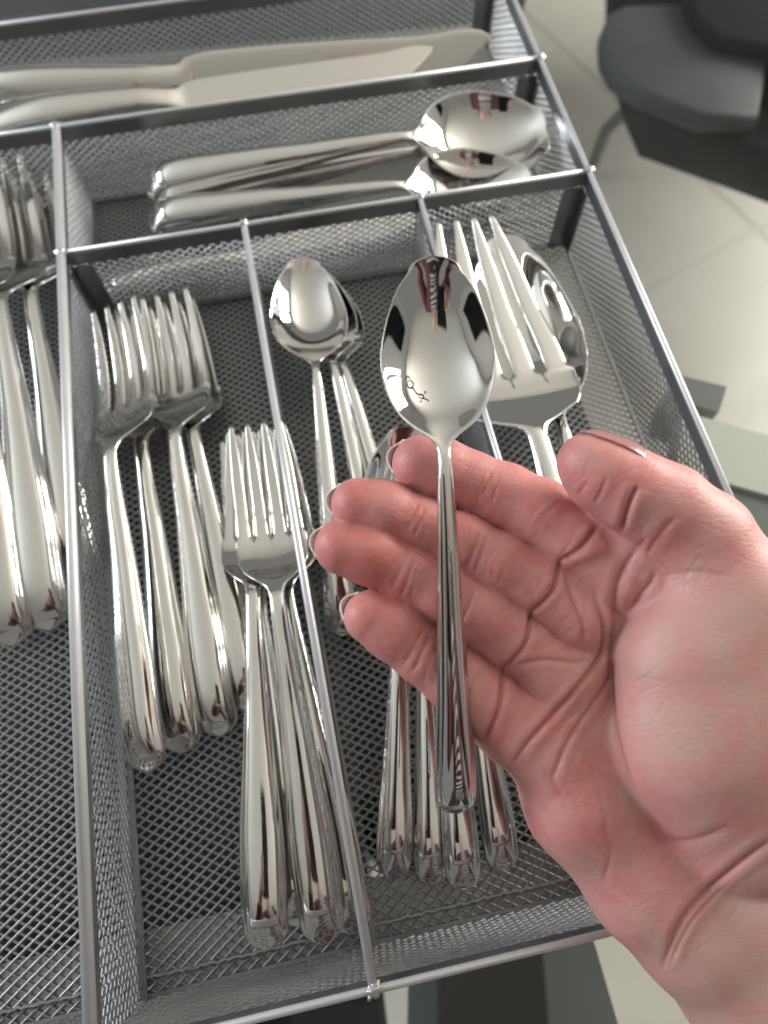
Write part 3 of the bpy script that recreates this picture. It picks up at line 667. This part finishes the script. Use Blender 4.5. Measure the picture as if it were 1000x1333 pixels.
# ------------------------------------------------------------------ glass table, floor, chairs, ceiling
def glass():
    m = bpy.data.materials.new('table_glass'); m.use_nodes = True; N = m.node_tree.nodes; L = m.node_tree.links; N.remove(N['Principled BSDF'])
    t = N.new('ShaderNodeBsdfTransparent'); t.inputs[0].default_value = (.955, .965, .955, 1); g = N.new('ShaderNodeBsdfGlossy'); g.inputs['Roughness'].default_value = .02
    fr = N.new('ShaderNodeFresnel'); ge = N.new('ShaderNodeNewGeometry'); io = N.new('ShaderNodeMapRange'); io.inputs[3].default_value = 1.28; io.inputs[4].default_value = 1/1.28; L.new(ge.outputs['Backfacing'], io.inputs[0]); L.new(io.outputs[0], fr.inputs[0]); mx = N.new('ShaderNodeMixShader')
    L.new(fr.outputs[0], mx.inputs[0]); L.new(t.outputs[0], mx.inputs[1]); L.new(g.outputs[0], mx.inputs[2]); L.new(mx.outputs[0], N['Material Output'].inputs[0])
    return m
ZT = ZF - .0035; ZG = ZT - .74
M_GLASS = glass()
tb = MB().box((-.75, -.55, ZT - .010), (.60, 1.2, ZT)).build('glass_table', M_GLASS); tag(tb, 'clear glass table top under the cutlery tray', 'table')
M_TILE = mat('floor_tile', (.63, .605, .545), .38, 0, bump=.05, bscale=30, var=.06, vscale=6)
M_GROUT = mat('grout', (.565, .545, .49), .8)
fl = MB().box((-3.2, -3.2, ZG - .1), (3.2, 3.2, ZG)).build('floor', M_GROUT); tag(fl, kind='structure')
tile_me = mesh('tile', *(lambda b: (b.V, b.F))(MB().box((-.298, -.298, 0), (.2985, .2985, .0012))))
tile_me.materials.append(M_TILE)
for i in range(-3, 4):
    for j in range(-3, 5):
        o = link('tile', tile_me, None, fl); a = .35; x, y = .61*i, .61*j
        o.location = (x*math.cos(a) - y*math.sin(a), x*math.sin(a) + y*math.cos(a), ZG)
        o.rotation_euler = (0, 0, a)
M_CEIL = mat('ceiling_paint', (.66, .645, .60), .9)
ce = MB().box((-2.3, -2.6, 1.72), (2.3, 2.3, 1.8)).build('ceiling', M_CEIL); tag(ce, kind='structure')

# chairs and the table's own frame, seen out of focus through the glass and the mesh
M_DARK = mat('dark_upholstery', (.010, .010, .011), .75, 0, spec=.12, bump=.2, bscale=300, var=.2, vscale=20)
M_GREYU = mat('grey_upholstery', (.050, .053, .060), .6, 0, bump=.2, bscale=300, var=.15, vscale=15)
M_TUBE = mat('dark_tube', (.10, .105, .11), .3, .6)
M_RAIL = mat('pale_rail', (.74, .77, .70), .45)
M_LEGD = mat('black_leg', (.018, .017, .018), .4)
M_LEGG = mat('grey_edge', (.16, .185, .18), .45)
def cushion(poly, z0, z1, name, m, parent, r=.02):
    """an upholstered pad: outline poly (x, y), rounded over at top and bottom"""
    P = np.array(poly, float); c = P.mean(0); V = []; n = len(P); prof = [(0.0, 0.0), (r*.35, .0), (r*.1, .25), (0, .5), (r*.1, .75), (r*.45, .95), (r*1.2, 1.02)]
    for ins, t in prof:
        d = P - c; l = np.linalg.norm(d, axis=1)[:, None]; Q = c + d*(1 - ins/l)
        V += [(q[0], q[1], z0 + (z1 - z0)*t) for q in Q]
    F = [(i*n+k, i*n+(k+1) % n, (i+1)*n+(k+1) % n, (i+1)*n+k) for i in range(1, len(prof)-1) for k in range(n)]
    F += [tuple((len(prof)-1)*n + k for k in range(n)), tuple(n + k for k in range(n-1, -1, -1))]
    return link(name, mesh(name, V[0:], F, True), m, parent)
def rounded(cx, cy, w, d, ang, rc=.05, k=6):
    pts = []
    for sx, sy, a0 in ((1, 1, 0), (-1, 1, 90), (-1, -1, 180), (1, -1, 270)):
        for i in range(k + 1):
            a = math.radians(a0 + 90*i/k); pts.append((sx*(w/2 - rc) + rc*math.cos(a), sy*(d/2 - rc) + rc*math.sin(a)))
    ca, sa = math.cos(ang), math.sin(ang)
    return [(cx + x*ca - y*sa, cy + x*sa + y*ca) for x, y in pts]
def chair(label, c, w, d, ang, zs, seat_m, back_dir, bare=False, nm='chair'):
    t = empty(nm, (c[0], c[1], ZG + .004)); tag(t, label, nm, 'chairs around the glass table' if nm == 'chair' else None)
    inv = Matrix.Translation((-c[0], -c[1], -ZG - .004))
    def P(o): o.matrix_parent_inverse = inv; return o
    P(cushion(rounded(c[0], c[1], w, d, ang), zs - .06, zs, 'seat', seat_m, t))
    ca, sa = math.cos(ang), math.sin(ang)
    def loc(x, y): return (c[0] + x*ca - y*sa, c[1] + x*sa + y*ca)
    for sx in (-1, 1):
        for sy in (-1, 1):
            a = loc(sx*(w/2 - .04), sy*(d/2 - .04)); b = loc(sx*(w/2 - .01), sy*(d/2 - .01))
            P(MB().tube([(a[0], a[1], zs - .06), ((a[0]+b[0])/2, (a[1]+b[1])/2, zs - .2), (b[0], b[1], ZG + .004)], .011, 10).build('leg', M_TUBE, t, True))
    if not bare:
        b0 = loc(0, back_dir*(d/2 - .03)); pl = rounded(b0[0], b0[1], w*.95, .05, ang, .02)
        P(cushion(pl, zs - .01, zs + .26, 'backrest', seat_m, t, .008))
    return t
ZS = ZT - .29
c1 = at(95, 720, ZS); chair('long dark upholstered bench under the table beneath the left half of the tray', c1[:2], .46, 1.25, -.06, ZS, M_DARK, 1, True, 'bench')
c2 = at(585, 600, ZS); chair('dark upholstered chair under the table beneath the right part of the tray', c2[:2], .33, .68, .05, ZS - .03, M_DARK, 1, True)
def far_chair(label, seat_px, back_px, leg_px, sm, bm):
    P = [at(*p, ZS)[:2] for p in seat_px]; c = np.mean(P, 0); t = empty('chair', (c[0], c[1], ZG + .004)); tag(t, label, 'chair', 'chairs around the glass table')
    inv = Matrix.Translation((-c[0], -c[1], -ZG - .004)); parts = [cushion([tuple(p) for p in P], ZS - .06, ZS, 'seat', sm, t, .015)]
    if back_px: parts.append(cushion([tuple(at(*p, ZS + .03)[:2]) for p in back_px], ZS + .005, ZS + .03, 'backrest', bm, t, .006))
    if back_px: parts.append(cushion([tuple(at(*p, ZS + .05)[:2]) for p in ((890, -20), (905, 20), (935, 48), (1010, 62), (1200, 120), (1200, -100), (900, -100))], ZS + .032, ZS + .05, 'cushion', M_DARK, t, .006))
    for path in leg_px: parts.append(MB().tube([at(px, py, z) for px, py, z in path], .010, 10).build('leg', M_TUBE, t, True))
    for o in parts: o.matrix_parent_inverse = inv
    return t
far_chair('grey upholstered chair on the light tiles beyond the right rim', [(850, 152), (1000, 204), (1400, 350), (1400, -300), (800, -300), (800, 20), (830, 110)],
          [(840, 120), (815, 105), (796, 88), (784, 66), (782, 40), (792, 16), (812, 6), (900, 2), (985, 30), (1000, 80), (990, 150), (920, 150)],
          [[(845, 138, ZS - .03), (815, 145, ZS - .08), (790, 168, ZS - .2), (766, 228, ZG + .004)], [(1250, 280, ZS - .03), (1250, 290, ZG + .004)]], M_DARK, M_GREYU)
far_chair('dark blue grey chair behind the far rim at top left', [(-400, 60), (690, -30), (690, -420), (-400, -420)], None, [[(600, -60, ZS - .03), (600, -60, ZG + .004)], [(-300, 0, ZS - .03), (-300, 0, ZG + .004)]], M_GREYU, M_GREYU)
# table frame
def tblpart(mb, name, m): return mb.build(name, m, tb)
def prism(pts, z0, z1):
    n = len(pts); V = [(p[0], p[1], z0) for p in pts] + [(p[0], p[1], z1) for p in pts]
    return MB().add(V, [tuple(range(n-1, -1, -1)), tuple(range(n, 2*n))] + [(k, (k+1) % n, n + (k+1) % n, n + k) for k in range(n)])
zr = ZT - .06
tblpart(prism([at(*p, zr)[:2] for p in ((880, 610), (1300, 730), (1300, 650), (890, 536))], zr - .02, zr), 'rail', M_RAIL)
tblpart(prism([at(*p, zr)[:2] for p in ((900, 700), (1300, 810), (1300, 738), (884, 616))], zr - .03, zr - .003), 'rail', M_LEGG)
tblpart(prism([at(*p, zr)[:2] for p in ((886, 486), (948, 501), (938, 534), (880, 518))], zr - .05, zr - .002), 'bracket', M_LEGG)
lp = [at(*p, ZT - .10)[:2] for p in ((575, 1180), (700, 1180), (720, 1420), (575, 1420))]
tblpart(prism(lp, ZT - .13, ZT - .10), 'crossbar', M_LEGD)
for q in (((535, 1180), (572, 1180), (572, 1420), (530, 1420)), ((703, 1180), (760, 1180), (830, 1420), (724, 1420))):
    tblpart(prism([at(*p, ZT - .13)[:2] for p in q], ZT - .15, ZT - .13), 'crossbar', M_LEGG)

# a small room fixture's reflection, painted on the bowls as dark strokes
from mathutils.bvhtree import BVHTree
bpy.context.view_layer.update()
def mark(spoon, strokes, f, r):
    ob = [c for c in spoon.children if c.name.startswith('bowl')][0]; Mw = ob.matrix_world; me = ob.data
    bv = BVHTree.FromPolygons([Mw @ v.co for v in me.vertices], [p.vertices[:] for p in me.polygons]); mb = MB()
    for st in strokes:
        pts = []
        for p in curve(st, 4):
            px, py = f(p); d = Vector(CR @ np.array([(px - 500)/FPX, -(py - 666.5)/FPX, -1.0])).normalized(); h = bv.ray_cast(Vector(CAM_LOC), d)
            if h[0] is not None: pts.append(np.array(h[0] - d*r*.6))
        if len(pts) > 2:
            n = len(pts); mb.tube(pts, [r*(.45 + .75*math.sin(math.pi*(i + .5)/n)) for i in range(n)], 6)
    o = mb.build('reflection_mark', M_REFL, spoon, True); o.matrix_parent_inverse = spoon.matrix_world.inverted()
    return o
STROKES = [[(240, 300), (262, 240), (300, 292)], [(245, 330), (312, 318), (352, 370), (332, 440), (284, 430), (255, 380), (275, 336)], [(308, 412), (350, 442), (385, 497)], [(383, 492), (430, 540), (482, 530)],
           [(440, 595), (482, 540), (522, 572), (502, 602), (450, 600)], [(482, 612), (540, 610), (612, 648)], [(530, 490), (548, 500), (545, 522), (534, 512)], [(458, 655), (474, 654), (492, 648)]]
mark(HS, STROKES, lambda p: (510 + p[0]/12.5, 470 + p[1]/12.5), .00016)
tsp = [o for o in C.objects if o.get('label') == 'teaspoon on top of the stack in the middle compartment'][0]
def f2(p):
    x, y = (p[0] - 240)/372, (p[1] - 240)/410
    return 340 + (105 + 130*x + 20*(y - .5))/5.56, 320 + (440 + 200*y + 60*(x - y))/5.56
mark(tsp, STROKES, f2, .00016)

# ------------------------------------------------------------------ the photographer, who shows only as a mirror image in the steel
def cpt(x, y, z): return CAM_LOC + CR @ np.array([x, y, z])
ph = empty('phone', cpt(-.02, -.056, .009)); tag(ph, 'dark phone mirrored as a small dark shape in the held spoon bowl', 'phone'); ph.rotation_euler = cam.rotation_euler
M_PHONE = mat('phone_back', (.03, .03, .033), .25); M_LENS = mat('phone_lens', (.01, .01, .012), .08)
bm = bmesh.new(); bmesh.ops.create_cube(bm, size=1); bmesh.ops.scale(bm, vec=(.074, .148, .008), verts=bm.verts); bmesh.ops.bevel(bm, geom=bm.edges[:], offset=.0035, segments=3, affect='EDGES')
me = bpy.data.meshes.new('case'); bm.to_mesh(me); bm.free(); link('case', me, M_PHONE, ph)
for lx, ly in ((.022, .036), (.004, .056)): link('lens', mesh('lens', *(lambda b: (b.V, b.F))(MB().tube([(lx, ly, -.0035), (lx, ly, -.0062)], [.007, .0065], 16))), M_LENS, ph)
PF = Field((-.62, -1.02, ZG - .01), (.52, -.20, .92), .009)
def PJ(x, y, z, r): return (np.array([x, y, z]), r)
legs = FDp = PF.new()
for sx in (-.21, -.03): PF.chain(FDp, [PJ(sx, -.80, .06, .095), PJ(sx, -.77, -.35, .062), PJ(sx, -.81, ZG + .09, .042), PJ(sx, -.70, ZG + .045, .040)], .02)
skinf = PF.new(); PF.chain(skinf, [PJ(-.12, -.74, .45, .07), PJ(-.12, -.71, .62, .055), PJ(-.12, -.66, .70, .070), PJ(-.12, -.65, .77, .092)], .02)
PF.chain(skinf, [PJ(-.12, -.575, .715, .016), PJ(-.12, -.562, .735, .012), PJ(-.12, -.575, .76, .008)], .01)
wr = cpt(-.085, -.10, .03); pl = cpt(-.072, -.085, .018)
PF.chain(skinf, [PJ(-.40, -.60, .28, .036), (wr, .026), (pl, .024)], .01)
for k in range(4): PF.chain(skinf, [(cpt(-.068, -.055 - .018*k, .018), .011), (cpt(-.066, -.050 - .018*k, .000), .0095), (cpt(-.048, -.048 - .018*k, -.006), .0085)], .006)
PF.chain(skinf, [(pl, .016), (cpt(-.066, -.06, .022), .011), (cpt(-.045, -.045, .019), .010)], .006)
HE = [atd(1120, 1400, .216), atd(1230, 1560, .216)]
topf = PF.new(); PF.chain(topf, [PJ(-.12, -.80, .02, .155), PJ(-.12, -.78, .22, .140), PJ(-.12, -.745, .44, .150), PJ(-.12, -.72, .55, .075)], .05)
for sx in (-1, 1): PF.cone(topf, PJ(-.12, -.735, .53, .08), PJ(-.12 + sx*.165, -.735, .525, .070), .04)
PF.chain(topf, [PJ(-.285, -.735, .525, .066), PJ(-.40, -.61, .285, .052), (wr + (np.array([-.40, -.60, .28]) - wr)*.35, .041)], .02)
PF.chain(topf, [PJ(.045, -.735, .525, .066), PJ(.16, -.72, .24, .054), (HE[1] + np.array([.01, -.02, 0]), .040)], .02)
def field_obj(name, Dd, m, parent=None):
    V, Q = surface_nets(Dd, PF.lo, PF.h); V = smooth(V, Q, 3)
    me = bpy.data.meshes.new(name); me.from_pydata(V.tolist(), [], Q.tolist()); me.update(); me.polygons.foreach_set('use_smooth', [True]*len(me.polygons)); return link(name, me, m, parent)
M_SKIN2 = mat('skin_plain', (.42, .27, .22), .5, var=.08)
def stripes():
    m = mat('striped_top', (.075, .020, .022), .8, bump=.2, bscale=200); N = m.node_tree.nodes; L = m.node_tree.links; b = N['Principled BSDF']; tc = N.new('ShaderNodeTexCoord')
    wv = N.new('ShaderNodeTexWave'); wv.bands_direction = 'Z'; wv.inputs['Scale'].default_value = 9; wv.inputs['Distortion'].default_value = 5; wv.inputs['Detail'].default_value = 1; L.new(tc.outputs['Object'], wv.inputs['Vector'])
    r = N.new('ShaderNodeValToRGB'); r.color_ramp.interpolation = 'CONSTANT'; r.color_ramp.elements[0].color = (.02, .018, .018, 1); r.color_ramp.elements[1].position = .5; r.color_ramp.elements[1].color = (.42, .39, .37, 1); L.new(wv.outputs[0], r.inputs[0])
    sx = N.new('ShaderNodeSeparateXYZ'); L.new(tc.outputs['Object'], sx.inputs[0]); a = N.new('ShaderNodeMath'); a.operation = 'COMPARE'; a.inputs[1].default_value = -.13; a.inputs[2].default_value = .055; L.new(sx.outputs[0], a.inputs[0])
    mx = N.new('ShaderNodeMix'); mx.data_type = 'RGBA'; mx.inputs[6].default_value = (.075, .020, .022, 1); L.new(a.outputs[0], mx.inputs[0]); L.new(r.outputs[0], mx.inputs[7]); L.new(mx.outputs[2], b.inputs['Base Color']); return m
person = field_obj('person', np.minimum(skinf, smin(topf, FDp, .03) + .012), M_SKIN2); tag(person, 'person in maroon and zebra striped top holding a phone, mirrored small in the spoons', 'person')
field_obj('top', topf, stripes(), person); field_obj('trousers', FDp, mat('dark_trousers', (.03, .032, .04), .8), person)
hairf = PF.new(); PF.chain(hairf, [PJ(-.12, -.685, .80, .098), PJ(-.12, -.72, .72, .085), PJ(-.12, -.74, .60, .06)], .03)
field_obj('hair', hairf, mat('hair', (.05, .028, .016), .55), person)

# the two side walls round the windows and a dark door, known from the mirror images in the bowls
M_WALL = mat('wall_paint', (.55, .54, .52), .9)
for x0, x1 in ((2.42, 2.5), (-2.6, -2.52)):
    wl = MB().box((x0, -1.6, ZG), (x1, 2.3, 1.72)).build('wall', M_WALL); tag(wl, kind='structure')
    if x0 < 0: MB().box((x1 + .002, -1.2, ZG + .005), (x1 + .03, -.35, 1.25)).build('door', M_DARK, wl)
    else: MB().box((x0 - .03, -1.3, ZG + .005), (x0 - .002, -.8, 1.2)).build('door', M_DARK, wl)

cr = bmesh.new(); bmesh.ops.create_icosphere(cr, subdivisions=2, radius=.0011)
for v in cr.verts: v.co *= 1 + .35*math.sin(v.co.x*4000 + v.co.y*2500); v.co.z *= .6
cme = bpy.data.meshes.new('crumb'); cr.to_mesh(cme); cr.free()
co = link('crumb', cme, mat('crumb', (.30, .17, .06), .7)); co.location = at(712, 1183, ZF + .0012); tag(co, 'tiny brown crumb on the tray floor by the front rim', 'crumb')
